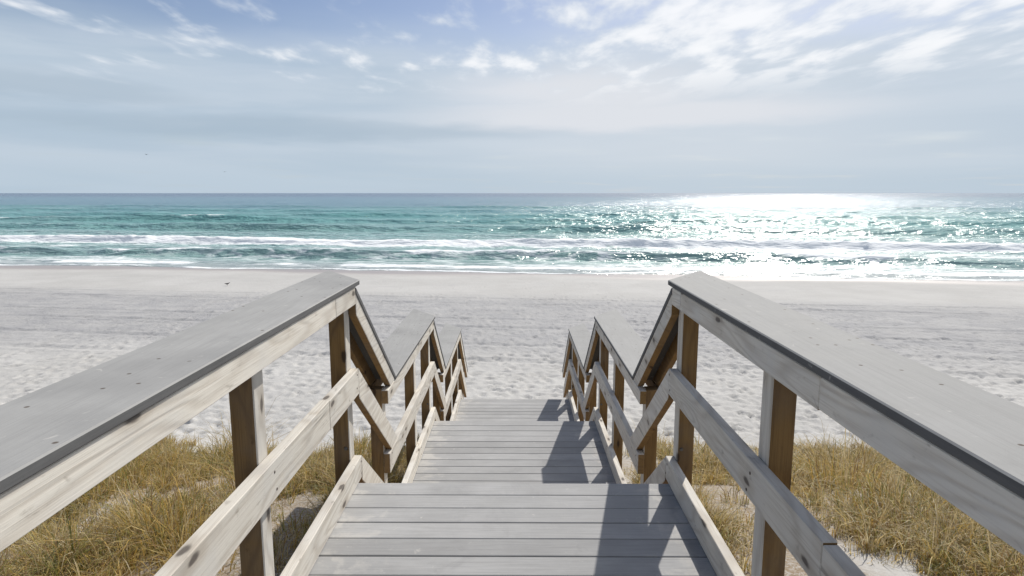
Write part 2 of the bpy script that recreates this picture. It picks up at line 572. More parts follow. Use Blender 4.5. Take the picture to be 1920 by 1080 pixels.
def build_sand():
    xs = spaced(0.0, 11.0, 0.055, 1.0, 0.055)
    xs += spaced(xs[-1] + 0.06, 36.0, 0.06, 1.013, 0.35)[0:]
    xs += spaced(xs[-1] + 0.5, 900.0, 0.5, 1.25, 120.0)
    xs = np.array(sorted(set([-v for v in xs[1:]] + xs)))
    ys = spaced(-40.0, -3.0, 2.0, 1.0, 2.0)
    ys += spaced(ys[-1] + 0.3, 9.0, 0.11, 1.0, 0.11)
    ys += spaced(ys[-1] + 0.05, 46.0, 0.05, 1.0045, 0.16)
    ys += spaced(ys[-1] + 1.0, 130.0, 1.0, 1.2, 12.0)
    ys = np.array(ys)
    X, Y = np.meshgrid(xs, ys)
    Y = Y - 0.117 * X * sstep(14, 34, Y) * (np.abs(X) < 950)
    Z = ground_z(X, Y)
    s = shore_s(X, Y)
    wav = 2.2 * fbm(X * 0.05, Y * 0.02, 3, 3)
    # zones: smooth damp foreshore | trampled strip | open footprints
    smooth = sstep(-13.5, -9.5, s + wav * 0.7)
    tramp = sstep(-24.5, -20.0, s + wav) * (1 - smooth)
    open_ = 1 - sstep(-24.0, -20.0, s + wav)
    near = sstep(6.0, 9.5, Y)
    fall = 1 - sstep(30, 60, np.abs(X))
    # small lumps of walked-over sand
    Z += (0.012 * open_ * near + 0.020 * tramp + 0.003) * fbm(X * 1.7, Y * 1.7, 3, 21) * fall
    Z += (0.008 * open_ * near + 0.018 * tramp) * fbm(X * 4.2, Y * 4.2, 2, 31) * fall
    # individual footprints, stamped
    rng = np.random.default_rng(4)
    gx, gy = xs, ys

    def stamp(px, py, ang, L, W, depth):
        i0, i1 = np.searchsorted(gx, px - 0.5), np.searchsorted(gx, px + 0.5)
        row = Y[:, min(max(np.searchsorted(gx, px), 0), len(gx) - 1)]
        j0, j1 = np.searchsorted(row, py - 0.5), np.searchsorted(row, py + 0.5)
        if i1 - i0 < 3 or j1 - j0 < 3:
            return
        dx, dy = X[j0:j1, i0:i1] - px, Y[j0:j1, i0:i1] - py
        c, sn = math.cos(ang), math.sin(ang)
        a, b = (dx * c + dy * sn) / L, (-dx * sn + dy * c) / W
        r = np.sqrt(a * a + b * b)
        Z[j0:j1, i0:i1] += -depth * np.exp(-(r / 0.85) ** 4) + 0.45 * depth * np.exp(-((r - 1.35) / 0.35) ** 2)
    n = 0
    for k in range(11000):
        py = 10.0 + 24.0 * rng.random() ** 1.35
        px = (rng.random() * 2 - 1) * (py * 0.86 + 2)
        if abs(px) < 1.3 and py < 11.6:
            continue
        sv = float(shore_s(px, py))
        if sv > -10.5 and rng.random() < 0.93:
            continue
        stamp(px, py, rng.random() * 6.3, 0.09 + 0.07 * rng.random(), 0.060 + 0.03 * rng.random(), 0.008 + 0.024 * rng.random() ** 1.5)
        n += 1
    # lines of steps that cross the beach
    for k in range(22):
        px, py = (rng.random() * 2 - 1) * 14, 11 + 8 * rng.random()
        ang = rng.choice([0.0, 0.1, -0.12, 1.57, 1.4, 1.8]) + rng.normal() * 0.15
        for i in range(28):
            px += math.cos(ang) * 0.68
            py += math.sin(ang) * 0.68
            if py > 28 or py < 9.5 or abs(px) > 30:
                break
            sd = 0.13 * (1 if i % 2 else -1)
            stamp(px - math.sin(ang) * sd, py + math.cos(ang) * sd, ang, 0.15, 0.075, 0.034)
    # wheel tracks running along the beach
    for base, dep in ((-23.0, 0.028), (-21.2, 0.028), (-11.6, 0.03), (-13.2, 0.03), (-17.0, 0.03), (-18.7, 0.03)):
        ln = s - base - 0.35 * fbm(X * 0.07 + base, X * 0, 2, 44)
        Z += fall * (-dep * np.exp(-(ln / 0.16) ** 4) + 0.6 * dep * np.exp(-((np.abs(ln) - 0.30) / 0.10) ** 2)) * (0.55 + 0.9 * np.clip(fbm(X * 0.3, Y * 0.3, 2, 50) + 0.3, 0, 1))
    damp = sstep(-3.6, -1.2, s + 1.8 * fbm(X * 0.08, Y * 0.1, 3, 61))
    litter = (1 - sstep(6.8, 9.8, Y + 1.2 * fbm(X * 0.6, Y * 0.6, 3, 71))) * sstep(0.02, 0.48, 0.5 + 0.9 * fbm(X * 0.55, Y * 0.55, 4, 77))
    me = grid_mesh('beach', X, Y, Z, {'damp': damp, 'litter': litter, 'trample': tramp * (0.65 + 0.35 * np.clip(fbm(X * 0.8, Y * 1.2, 3, 91) * 2 + 0.5, 0, 1))})
    me.materials.append(sand_mat)
    return tag(link('beach', me), kind='structure')


beach = build_sand()


# ------------------------------------------------------------------ sea
def build_sea():
    ss = spaced(-3.5, 110.0, 0.22, 1.0, 0.22)
    ss += spaced(ss[-1] + 0.25, 900.0, 0.25, 1.022, 14.0)
    ss += spaced(ss[-1] + 20.0, 45000.0, 20.0, 1.22, 6000.0)
    ss = np.array(ss)
    ts = spaced(0.0, 48.0, 0.40, 1.0, 0.40)
    ts += spaced(ts[-1] + 0.42, 260.0, 0.42, 1.03, 6.0)
    ts += spaced(ts[-1] + 10.0, 45000.0, 10.0, 1.3, 9000.0)
    ts = np.array(sorted(set([-v for v in ts[1:]] + ts)))
    T, S = np.meshgrid(ts, ss)
    h = np.zeros_like(S)
    foam = np.zeros_like(S)
    lace = np.zeros_like(S)

    t1 = ts[None, :]
    z1 = t1 * 0.0

    def breaker(s0, amp, back, front, wob, seed, foam_level, cover=0.0, foam_w=2.2, tail=5.0, runs=0.03):
        c = s0 + wob * fbm(t1 * 0.022 + seed, z1, 3, seed) + 0.35 * fbm(t1 * 0.25, z1, 2, seed + 9)
        a = amp * np.clip(0.72 + 0.75 * fbm(t1 * runs + 5.0 * seed, z1, 3, seed + 3), 0.12, 1.4)
        # broken runs of foam along the crest
        run = sstep(-0.12, 0.18, fbm(t1 * runs * 1.6 + 2.0 * seed, z1, 4, seed + 5) + cover)
        i0, i1 = np.searchsorted(ss, s0 - wob - 5 * front - 3), np.searchsorted(ss, s0 + wob + 6 * back + 5 * tail)
        d = ss[i0:i1, None] - c                       # + = seaward of the crest
        prof = np.where(d > 0, np.exp(-(d / back) ** 2), np.exp(-(np.abs(d) / front) ** 2.4))
        lip = np.exp(-((d - 0.45 * foam_w) / foam_w) ** 2) * run
        trail = np.where(d > 0, np.exp(-d / tail), np.exp(-(np.abs(d) / (0.7 * foam_w)) ** 2)) * run
        rough = 0.26 * run * np.exp(-(d / foam_w) ** 2) * spill[i0:i1] * min(1.0, amp / 0.5)
        h[i0:i1] += a * prof + rough
        foam[i0:i1] = np.maximum(foam[i0:i1], foam_level * lip)
        lace[i0:i1] = np.maximum(lace[i0:i1], trail)

    ns = np.searchsorted(ss, 900.0)
    chop = np.zeros_like(S)
    chop[:ns] = fbm(T[:ns] * 0.45, S[:ns] * 0.8, 3, 43)
    nb = np.searchsorted(ss, 75.0)
    spill = np.zeros_like(S)
    spill[:nb] = fbm(T[:nb] * 0.55 + 1.5 * perlin(T[:nb] * 0.15, S[:nb] * 0.2, 46), S[:nb] * 0.5, 4, 47, 0.6)
    for args in (
        (2.0, 0.10, 2.0, 0.9, 1.1, 1, 0.75, 0.20, 0.9, 3.0, 0.05),
        (8.0, 0.78, 2.4, 0.85, 1.3, 2, 1.0, 0.0, 1.1, 4.0, 0.045),
        (12.5, 0.22, 2.5, 1.2, 1.6, 3, 0.6, -0.02, 1.2, 4.0, 0.05),
        (19.5, 0.72, 3.6, 1.0, 1.8, 4, 1.45, 0.75, 3.0, 7.5, 0.020),
        (31.0, 0.30, 4.0, 1.8, 2.5, 5, 0.4, -0.25, 1.2, 4.0, 0.03),
        (41.0, 1.1, 4.0, 1.5, 2.5, 6, 0.95, -0.15, 1.4, 4.0, 0.022),
        (63.0, 1.1, 5.0, 1.8, 3.5, 7, 0.95, -0.10, 1.5, 4.5, 0.024),
        (88.0, 0.9, 6.0, 2.4, 4.0, 8, 0.85, -0.24, 1.6, 4.0, 0.02),
        (120.0, 0.9, 8.0, 4.0, 6.0, 9, 0.7, -0.30, 2.0, 4.0, 0.02),
        (165.0, 0.9, 9.0, 5.0, 8.0, 10, 0.6, -0.33, 2.0, 4.0, 0.02),
    ):
        breaker(*args)
    calm = sstep(0.0, 14.0, S)
    far = 1 - sstep(350, 900, S)
    h[:ns] += (calm * far)[:ns] * (0.14 * fbm(T[:ns] * 0.10, S[:ns] * 0.20, 3, 41) + 0.07 * chop[:ns])
    # spent foam lying between the breakers and the swash at the edge
    inner = (1 - sstep(17.0, 22.0, S)) * sstep(0.5, 2.5, S)
    k = np.searchsorted(ss, 24.0)
    lace[:k] = np.maximum(lace[:k], (inner * sstep(-10, 30, T) * 0.3 + inner)[:k] * sstep(-0.25, 0.3, fbm(T[:k] * 0.035 + 3, S[:k] * 0.12, 3, 53)) * 0.9)
    edge_c = 0.2 + 2.2 * fbm(t1 * 0.055, z1, 2, 57) + 0.8 * fbm(t1 * 0.28, z1, 3, 58)
    foam = np.maximum(foam, (0.62 + 0.5 * fbm(t1 * 0.12, z1, 3, 60)) * np.exp(-((S - edge_c) / 0.5) ** 2))
    foam[:k] = np.maximum(foam[:k], inner[:k] * 0.48 * sstep(-0.1, 0.45, fbm(T[:k] * 0.05 + 8, S[:k] * 0.16, 3, 59) + 0.22 * sstep(-5, 25, T[:k])))
    X = ES[0] * S + ET[0] * T
    Y = SHORE0 + ES[1] * S + ET[1] * T
    # the swash thins out onto the sand
    Zs = SEA_Z + h * sstep(0.2, 4.0, S)
    thin = np.full_like(X, -5.0)
    k = np.searchsorted(ss, 3.2)
    thin[:k] = ground_z(X[:k], Y[:k]) + 0.012
    run_up = edge_c
    Z = np.where(S < 3.0, np.where(S > run_up - 0.5, np.maximum(Zs, thin * (1 - sstep(0.5, 2.5, S)) + Zs * sstep(0.5, 2.5, S)), thin - 0.10), Zs)
    me = grid_mesh('sea', X, Y, Z, {'offshore': S, 'foam': foam, 'lace': lace})
    me.materials.append(sea_mat)
    return tag(link('sea', me), kind='structure')


sea = build_sea()

# ------------------------------------------------------------------ boardwalk
Z1, DROP, SLOPE = -1.60, 0.83, 0.78
LEVELS = [  # deck height, first y, last y, post fronts
    (Z1, -3.2, 3.31, (-2.62, -1.43, -0.25, 0.93, 2.12, 3.31)),
    (Z1 - DROP, 4.115, 6.50, (4.17, 5.50, 6.46)),
    (Z1 - 2 * DROP, 7.305, 9.69, (7.36, 8.66, 9.65)),
]
END_Y = (4.115, 7.305, 10.53)
XI, XO = 0.860, 0.906             # rail boards: inner face, outer face (= inner face of posts)
PO = 0.995                        # outer face of posts
CAP_I, CAP_O = 0.852, 1.155
GAPX = 0.0015

walk = bpy.data.objects.new('boardwalk', None)
walk.location = (0, 3.31, -4.0)
C.objects.link(walk)
tag(walk, 'grey plank boardwalk stepping down the dune between whitewashed timber railings', 'boardwalk')
WINV = Matrix.Translation(-Vector(walk.location))


def finish(bm, name, mats, parent, bevel=0.004, origin=None, face_mat=None):
    if bevel:
        bmesh.ops.bevel(bm, geom=list(bm.edges), offset=bevel, segments=1, affect='EDGES', profile=0.5)
    bmesh.ops.recalc_face_normals(bm, faces=list(bm.faces))
    if face_mat:
        for f in bm.faces:
            f.material_index = face_mat(f.normal)
    me = bpy.data.meshes.new(name)
    o = Vector(origin) if origin is not None else Vector((0, 0, 0))
    bmesh.ops.translate(bm, verts=list(bm.verts), vec=-o)
    bm.to_mesh(me)
    bm.free()
    for m in mats:
        me.materials.append(m)
    ob = link(name, me, parent)
    # world position -> position under the parent
    p = Vector((0, 0, 0))
    q = parent
    while q is not None:
        p += Vector(q.location)
        q = q.parent
    ob.location = o - p
    return ob


def prism_x(yz, x0, x1):
    """polygon in the y-z plane pushed from x0 to x1"""
    bm = bmesh.new()
    a = [bm.verts.new((x0, y, z)) for y, z in yz]
    b = [bm.verts.new((x1, y, z)) for y, z in yz]
    n = len(yz)
    bm.faces.new(a)
    bm.faces.new(b[::-1])
    for i in range(n):
        bm.faces.new((a[i], b[i], b[(i + 1) % n], a[(i + 1) % n]))
    return bm


def prism_z(xy, z0, z1):
    bm = bmesh.new()
    a = [bm.verts.new((x, y, z0)) for x, y in xy]
    b = [bm.verts.new((x, y, z1)) for x, y in xy]
    n = len(xy)
    bm.faces.new(a)
    bm.faces.new(b[::-1])
    for i in range(n):
        bm.faces.new((a[i], b[i], b[(i + 1) % n], a[(i + 1) % n]))
    return bm


def centre(yz, x0, x1):
    return ((x0 + x1) / 2, sum(p[0] for p in yz) / len(yz), sum(p[1] for p in yz) / len(yz))


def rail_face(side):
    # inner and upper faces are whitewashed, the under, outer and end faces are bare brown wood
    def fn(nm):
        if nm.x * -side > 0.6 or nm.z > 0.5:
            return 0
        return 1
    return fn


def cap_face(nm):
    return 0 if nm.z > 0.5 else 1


# ---- decks and stairs
PW, PITCH, PT = 0.1375, 0.1437, 0.027
PLANK_HALF = 0.9035


def plank_mesh(w, name):
    bm = bmesh.new()
    bmesh.ops.create_cube(bm, size=1.0)
    bmesh.ops.scale(bm, verts=list(bm.verts), vec=(2 * PLANK_HALF, w, PT))
    bmesh.ops.bevel(bm, geom=list(bm.edges), offset=0.004, segments=2, affect='EDGES', profile=0.5)
    me = bpy.data.meshes.new(name)
    bm.to_mesh(me)
    bm.free()
    me.materials.append(plank_mat)
    return me


plank_me = plank_mesh(PW, 'plank')
tread_me = plank_mesh(0.131, 'tread_board')


def abs_place(ob, pos):
    p = Vector((0, 0, 0))
    q = ob.parent
    while q is not None:
        p += Vector(q.location)
        q = q.parent
    ob.location = Vector(pos) - p


rng = random.Random(3)
for li, (zd, y0, y1, posts) in enumerate(LEVELS):
    # frame of the landing: rim and inner joists under the planks
    bm = bmesh.new()

    def beam(x0, x1, ya, yb, za, zb):
        m = bmesh.ops.create_cube(bm, size=1.0)['verts']
        bmesh.ops.scale(bm, verts=m, vec=(x1 - x0, yb - ya, zb - za))
        bmesh.ops.translate(bm, verts=m, vec=((x0 + x1) / 2, (ya + yb) / 2, (za + zb) / 2))
    zt = zd - PT - 0.002
    for xj in (-0.885, -0.45, -0.02, 0.41, 0.847):
        beam(xj, xj + 0.038, y0 + 0.06, y1 - 0.062, zt - 0.19, zt)
    beam(-0.885, 0.885, y1 - 0.060, y1 - 0.022, zt - 0.19, zt)
    beam(-0.885, 0.885, y0 + 0.020, y0 + 0.058, zt - 0.19, zt)
    frame = finish(bm, 'landing', [brown_y], walk, 0.0, (0, (y0 + y1) / 2, zt - 0.1))
    frame['label'] = ('near landing of wide grey planks', 'middle landing of grey planks after first steps', 'far landing of grey planks above the sand')[li]
    n = int((y1 - y0) / PITCH)
    for i in range(n):
        o = link('plank', plank_me, frame)
        yy = y1 - PW / 2 - i * PITCH + rng.uniform(-0.0012, 0.0012)
        abs_place(o, (rng.uniform(-0.001, 0.001), yy, zd - PT / 2 + rng.uniform(-0.0012, 0.0012)))
        o.rotation_euler = (rng.uniform(-0.003, 0.003), 0, rng.uniform(-0.0012, 0.0012))
    # flight below the landing
    ze = zd - DROP
    yb = END_Y[li]
    flight = bpy.data.objects.new('stair_flight', None)
    C.objects.link(flight)
    flight.parent = walk
    flight.location = Vector((0, y1, zd - DROP)) - Vector(walk.location)
    flight['label'] = ('first flight of steps below the near landing', 'second flight of steps below the middle landing', 'last flight of steps down to the sand')[li]
    run = (yb - y1) / 3.0 if li < 2 else 0.268
    rise = DROP / 4.0
    for xs_ in (-0.866, -0.02, 0.828):
        pts = [(y1 - 0.02, zd - PT - 0.004)]
        # sawn stringer: steps on top, straight underside
        top = []
        for k in range(1, 4):
            yk0, yk1 = y1 + (k - 1) * run, y1 + k * run
            zk = zd - k * rise - PT - 0.003
            top += [(yk0, zk), (yk1, zk)]
        top[0] = (y1 + 0.0, top[0][1])
        end_z = zd - DROP - (0.02 if li == 2 else PT + 0.02)
        poly = top + [(top[-1][0], end_z), (top[-1][0] - 0.20, end_z), (y1, zd - 0.19 - PT - 0.24)]
        finish(prism_x(poly, xs_, xs_ + 0.038), 'stringer', [brown_y], flight, 0.0, centre(poly, xs_, xs_ + 0.038))
    for k in range(1, 4):
        for j in range(2):
            o = link('tread_board', tread_me, flight)
            abs_place(o, (rng.uniform(-0.001, 0.001), y1 + (k - 1) * run + 0.0665 + j * 0.1345, zd - k * rise - PT / 2))
    # risers
    for k in range(4):
        zr1 = zd - k * rise - PT - 0.001
        zr0 = zd - (k + 1) * rise + 0.001
        yk = y1 + k * run - 0.02
        if k == 3 and li < 2:
            yk = y1 + 3 * run - 0.02
        pts = [(yk - 0.001, zr0), (yk + 0.017, zr0), (yk + 0.017, zr1), (yk - 0.001, zr1)]
        finish(prism_x(pts, -0.86, 0.86), 'riser', [brown_x], flight, 0.0, (0, yk, (zr0 + zr1) / 2))

# ---- railings
FAS = (1.000, 1.098)
MID = (0.495, 0.640)
LOW = (0.006, 0.132)
CAPT = 0.028
for side in (-1, 1):
    def xs2(a, b):
        return (side * a, side * b) if side > 0 else (side * b, side * a)
    for li, (zd, y0, y1, posts) in enumerate(LEVELS):
        yp = y1 + 0.07                                     # peak: rails turn down here
        zn = zd - DROP
        yb = END_Y[li]
        last = li == 2
        ys0 = y0 + (0.03 if li else 0.0)
        # --- level boards
        for nm, (b, t), (xa, xb) in (('top_rail', FAS, (XI, XO - GAPX)), ('middle_rail', MID, (XI, XO - GAPX)),
                                     ('kick_rail', LOW, (XI, XO - GAPX)), ('outer_rail', FAS, (PO + GAPX, PO + 0.038))):
            xx = xs2(xa, xb)
            if nm == 'kick_rail':
                yz = [(ys0 + 0.02, zd + b), (yp - 0.012, zd + b), (yp, zd + t), (ys0 + 0.02, zd + t)]
            else:
                yz = [(ys0, zd + b), (yp, zd + b), (yp, zd + t), (ys0, zd + t)]
            # long boards are butted over a post
            cuts = []
            if li == 0:
                cuts = {('top_rail', -1): [0.2, 3.0], ('top_rail', 1): [1.70, 3.2], ('middle_rail', -1): [0.4, 2.83],
                        ('middle_rail', 1): [1.62]}.get((nm, side), [])
            segs = [yz]
            if cuts:
                edges = [ys0] + cuts + [yp]
                segs = []
                for ci, (ca, cb) in enumerate(zip(edges, edges[1:])):
                    ca += 0.0015 if ci else 0.0
                    cb -= 0.0015 if cb != yp else 0.0
                    dz = (0.0, 0.006, -0.003)[ci] if nm == 'middle_rail' else (0.0, -0.004, 0.0)[ci]
                    segs.append([(ca, zd + b + dz), (cb, zd + b + dz * 0.3), (cb, zd + t + dz * 0.3), (ca, zd + t + dz)])
            for sg in segs:
                # the cap covers the top rails: drop their tops a hair below it
                if nm in ('top_rail', 'outer_rail'):
                    sg = [(y, zd + t - 0.003 if z > zd + 1.05 else z) for y, z in sg]
                if nm == 'outer_rail':
                    finish(prism_x(sg, *xx), nm, [brown_y], walk, 0.003, centre(sg, *xx))
                else:
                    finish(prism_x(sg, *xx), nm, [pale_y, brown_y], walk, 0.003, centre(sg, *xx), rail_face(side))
        # --- level cap, its far end cut askew so that the outer corner runs on past the post
        zc0, zc1 = zd + FAS[1], zd + FAS[1] + CAPT
        ystart = ys0 if li == 0 else y0 + 0.275
        ye_in, ye_out = yp + 0.065, yp + 0.50
        if side < 0:
            xy = [(-CAP_O, ystart), (-CAP_I, ystart), (-CAP_I, ye_in), (-CAP_O, ye_out)]
        else:
            xy = [(CAP_I, ystart), (CAP_O, ystart), (CAP_O, ye_out), (CAP_I, ye_in)]
        bm = prism_z(xy, zc0, zc1)
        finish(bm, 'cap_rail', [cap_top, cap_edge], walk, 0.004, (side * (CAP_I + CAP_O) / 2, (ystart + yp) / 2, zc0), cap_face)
        # --- boards down the flight
        def sl(y, z0):
            return z0 - SLOPE * (y - yp)
        stop = yb + 0.62 if last else None
        for nm, (b, t), (xa, xb), vth in (('stair_top_rail', FAS, (XI, XO - GAPX), 0.118), ('stair_middle_rail', MID, (XI, XO - GAPX), 0.172),
                                          ('stair_kick_rail', LOW, (XI, XO - GAPX), 0.150), ('stair_outer_rail', FAS, (PO + GAPX, PO + 0.038), 0.118)):
            xx = xs2(xa, xb)
            ztop = zd + t - (0.040 if 'top' in nm or 'outer' in nm else 0.0)
            zbot = ztop - vth
            ya = yp + 0.002
            if last:
                ye = {'stair_top_rail': 11.02, 'stair_outer_rail': 11.02, 'stair_middle_rail': 10.80, 'stair_kick_rail': 10.62}[nm]
                yz = [(ya, zbot), (ye, sl(ye, zbot)), (ye, sl(ye, ztop)), (ya, ztop)]
            else:
                # cut level where it lands on the next rail
                zl = zn + t + (CAPT + 0.002 if False else 0.002)
                yt = yp + (ztop - zl) / SLOPE
                ybt = yp + (zbot - zl) / SLOPE
                yz = [(ya, zbot), (ybt, zl), (yt, zl), (ya, ztop)]
            if nm == 'stair_outer_rail':
                finish(prism_x(yz, *xx), nm, [brown_y], walk, 0.003, centre(yz, *xx))
            else:
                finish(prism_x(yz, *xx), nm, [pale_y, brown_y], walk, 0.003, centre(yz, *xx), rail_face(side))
        # --- stair cap
        zt = zd + FAS[1] - 0.003
        vt = 0.036
        ya = yp - 0.005
        if last:
            ye = 11.06
            yz = [(ya, zt - vt), (ye, sl(ye, zt - vt)), (ye, sl(ye, zt)), (ya, zt)]
        else:
            zl = zn + FAS[1] + CAPT + 0.001
            yt = yp + (zt - zl) / SLOPE
            zl2 = zn + FAS[1] + 0.001
            yt2 = yp + (zt - vt - zl2) / SLOPE
            yz = [(ya, zt - vt), (yt2, zl2), (yt, zl), (ya, zt)]
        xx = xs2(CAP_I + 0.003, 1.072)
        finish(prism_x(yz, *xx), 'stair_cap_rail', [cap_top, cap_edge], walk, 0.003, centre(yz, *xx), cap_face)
        # --- posts
        plist = [(p, zd + FAS[1] - 0.004) for p in posts]
        if last:
            plist.append((10.62, sl(10.665, zd + FAS[1] - 0.075)))
        for (p, ztop) in plist:
            jx = rng.uniform(-0.002, 0.002)
            xx = xs2(XO, PO)
            gz = float(ground_z(side * 0.95, p)) - 0.35
            yz = [(p, gz), (p + 0.089, gz), (p + 0.089, ztop), (p, ztop)]
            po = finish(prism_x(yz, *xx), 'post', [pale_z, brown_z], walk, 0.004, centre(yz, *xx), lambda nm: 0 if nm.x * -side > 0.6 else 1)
            # carriage bolt heads on the camera-facing side of the posts at the head of a flight
            if abs(p - posts[-1]) < 0.01:
                bm = bmesh.new()
                bmesh.ops.create_cone(bm, cap_ends=True, segments=10, radius1=0.011, radius2=0.008, depth=0.008,
                                      matrix=Matrix.Translation((side * (XO + 0.022), p - 0.004, zd + 0.20)) @ Matrix.Rotation(R(90), 4, 'X'))
                finish(bm, 'bolt', [steel], po, 0.0, (side * (XO + 0.022), p, zd + 0.20))

# nail heads where the level boards cross the posts
bm = bmesh.new()
bmesh.ops.create_cone(bm, cap_ends=True, segments=8, radius1=0.0065, radius2=0.005, depth=0.003, matrix=Matrix.Rotation(R(90), 4, 'Y'))
nail_me = bpy.data.meshes.new('nail')
bm.to_mesh(nail_me)
bm.free()
rust = Mat('rusty_nail').set(Base_Color=(0.06, 0.04, 0.03), Roughness=0.7).m
nail_me.materials.append(rust)
for side in (-1, 1):
    for zd, y0, y1, posts in LEVELS:
        for p in posts:
            if p < 1.0:
                continue
            for zz in (0.53, 0.605, 0.035, 0.10):
                o = link('nail', nail_me, walk)
                abs_place(o, (side * (XI + 0.0002), p + 0.045 + rng.uniform(-0.022, 0.022), zd + zz + rng.uniform(-0.008, 0.008)))

# ------------------------------------------------------------------ dune grass
TINTS = [((0.49, 0.33, 0.09), 4), ((0.54, 0.42, 0.18), 3), ((0.22, 0.215, 0.065), 3), ((0.34, 0.29, 0.085), 3),
         ((0.52, 0.44, 0.28), 2), ((0.28, 0.18, 0.085), 2), ((0.14, 0.15, 0.045), 1)]


def grass_mesh(name, tufts, seed, origin=(0, 0, 0)):
    """tufts: (x, y, z, radius, height, blades, palette weights)"""
    rg = np.random.default_rng(seed)
    cols = np.array([c for c, w in TINTS])
    nb = np.array([t[5] for t in tufts])
    ti = np.repeat(np.arange(len(tufts)), nb)
    n = len(ti)
    P = np.array([t[:5] for t in tufts], float)[ti]
    W = np.array([t[6] for t in tufts], float)
    W = np.cumsum(W / W.sum(1, keepdims=True), 1)[ti]
    tint = cols[np.minimum((rg.random((n, 1)) > W).sum(1), len(cols) - 1)] * (0.75 + 0.5 * rg.random((n, 1)))
    wind = (rg.random(len(tufts)) * 6.283)[ti]
    a = rg.random(n) * 6.283
    q = np.sqrt(rg.random(n))
    bx, by = P[:, 0] + P[:, 3] * q * np.cos(a), P[:, 1] + P[:, 3] * q * np.sin(a)
    hl = P[:, 4] * (0.45 + 0.75 * rg.random(n))
    out = a + rg.normal(size=n) * 0.7
    stalk = rg.random(n) < 0.035                      # dry seed stalks stand above the leaves
    hl = np.where(stalk, hl * 1.55, hl)
    tint[stalk] = np.array((0.50, 0.40, 0.22)) * (0.8 + 0.4 * rg.random((int(stalk.sum()), 1)))
    lean = hl * (0.15 + 1.15 * rg.random(n) ** 1.3) * (0.4 + q)
    dx, dy = np.cos(out) * lean + 0.1 * hl * np.cos(wind), np.sin(out) * lean + 0.1 * hl * np.sin(wind)
    wd = 0.0018 + 0.0032 * rg.random(n) ** 1.5
    ta = rg.random(n) * 6.283
    px, py = np.cos(ta) * wd, np.sin(ta) * wd
    droop = hl * 0.65 * rg.random(n)
    dx, dy, droop = (np.where(stalk, q_ * 0.35, q_) for q_ in (dx, dy, droop))
    V = np.zeros((n, 8, 3))
    for i, (t, ww) in enumerate(((0.0, 1.0), (0.4, 0.9), (0.75, 0.6), (1.0, 0.08))):
        cx, cy = bx + dx * t * t, by + dy * t * t
        cz = P[:, 2] + hl * (t * (1.55 - 0.55 * t)) - droop * t ** 3
        V[:, 2 * i] = np.stack((cx - px * ww, cy - py * ww, cz), -1)
        V[:, 2 * i + 1] = np.stack((cx + px * ww, cy + py * ww, cz), -1)
    F = np.array([[0, 1, 3, 2], [2, 3, 5, 4], [4, 5, 7, 6]])[None] + 8 * np.arange(n)[:, None, None]
    V = (V.reshape(-1, 3) - np.array(origin)).astype(np.float32)
    T = np.repeat(np.concatenate((tint, np.ones((n, 1))), 1), 8, 0).astype(np.float32)
    Fa = F.reshape(-1).astype(np.int32)
    me = bpy.data.meshes.new(name)
    me.vertices.add(len(V))
    me.vertices.foreach_set('co', V.ravel())
    me.loops.add(Fa.size)
    me.loops.foreach_set('vertex_index', Fa)
    me.polygons.add(Fa.size // 4)
    me.polygons.foreach_set('loop_start', np.arange(0, Fa.size, 4, dtype=np.int32))
    at = me.attributes.new('tint', 'FLOAT_COLOR', 'POINT')
    at.data.foreach_set('color', T.ravel())
    me.update(calc_edges=True)
    me.materials.append(blade_mat)
    return me


GOLD = (7, 5, 1, 2, 2, 3, 0.3)
OLIVE = (4, 2, 3, 3, 1, 3, 1.2)
DRY = (2, 4, 1, 1.5, 5, 2, 0.5)
MIXED = (3, 3, 2, 3, 3, 2, 1)


def scatter(side, count, seed):
    rg = np.random.default_rng(seed)
    n = 24000
    y = rg.uniform(1.2, 9.9, n)
    x = side * rg.uniform(1.15, 9.5, n)
    patch = fbm(x * 0.75, y * 0.6, 3, 101 + seed)
    den = np.clip((0.74 if side < 0 else 0.60) + 1.6 * patch, 0.08, 1)
    den *= 1.0 - sstep(7.4, 9.8, y + 0.8 * np.sin(x * 1.3))
    den *= np.where(np.abs(x) < 1.35, 0.4, 1.0)
    keep = np.nonzero(rg.random(n) < den ** 1.3 * 1.2)[0][:count]
    z = ground_z(x, y) - 0.02
    pi = np.clip(2 + 4.2 * fbm(x * 0.6 + 9, y * 0.6, 2, 131), 0, 3.99).astype(int)
    out = []
    for i in keep:
        pal = [GOLD, OLIVE, DRY, MIXED][pi[i]]
        if side > 0 and rg.random() < 0.4:
            pal = DRY
        out.append((x[i], y[i], z[i], rg.uniform(0.05, 0.18), rg.uniform(0.10, 0.26) * (0.8 + 1.3 * float(np.clip(patch[i] + 0.15, 0, 0.6))), int(rg.uniform(40, 100)), pal))
    return out


for side, name_lab, seed, cnt in ((-1, 'mat of golden and olive dune grass left of the boardwalk', 5, 2500),
                                  (1, 'mat of pale straw dune grass right of the boardwalk', 6, 2100)):
    org = (side * 3.0, 5.0, -3.0)
    ob = link('dune_grass', grass_mesh('dune_grass', scatter(side, cnt, seed), seed, org))
    ob.location = org
    tag(ob, name_lab, 'grass', kind='stuff')

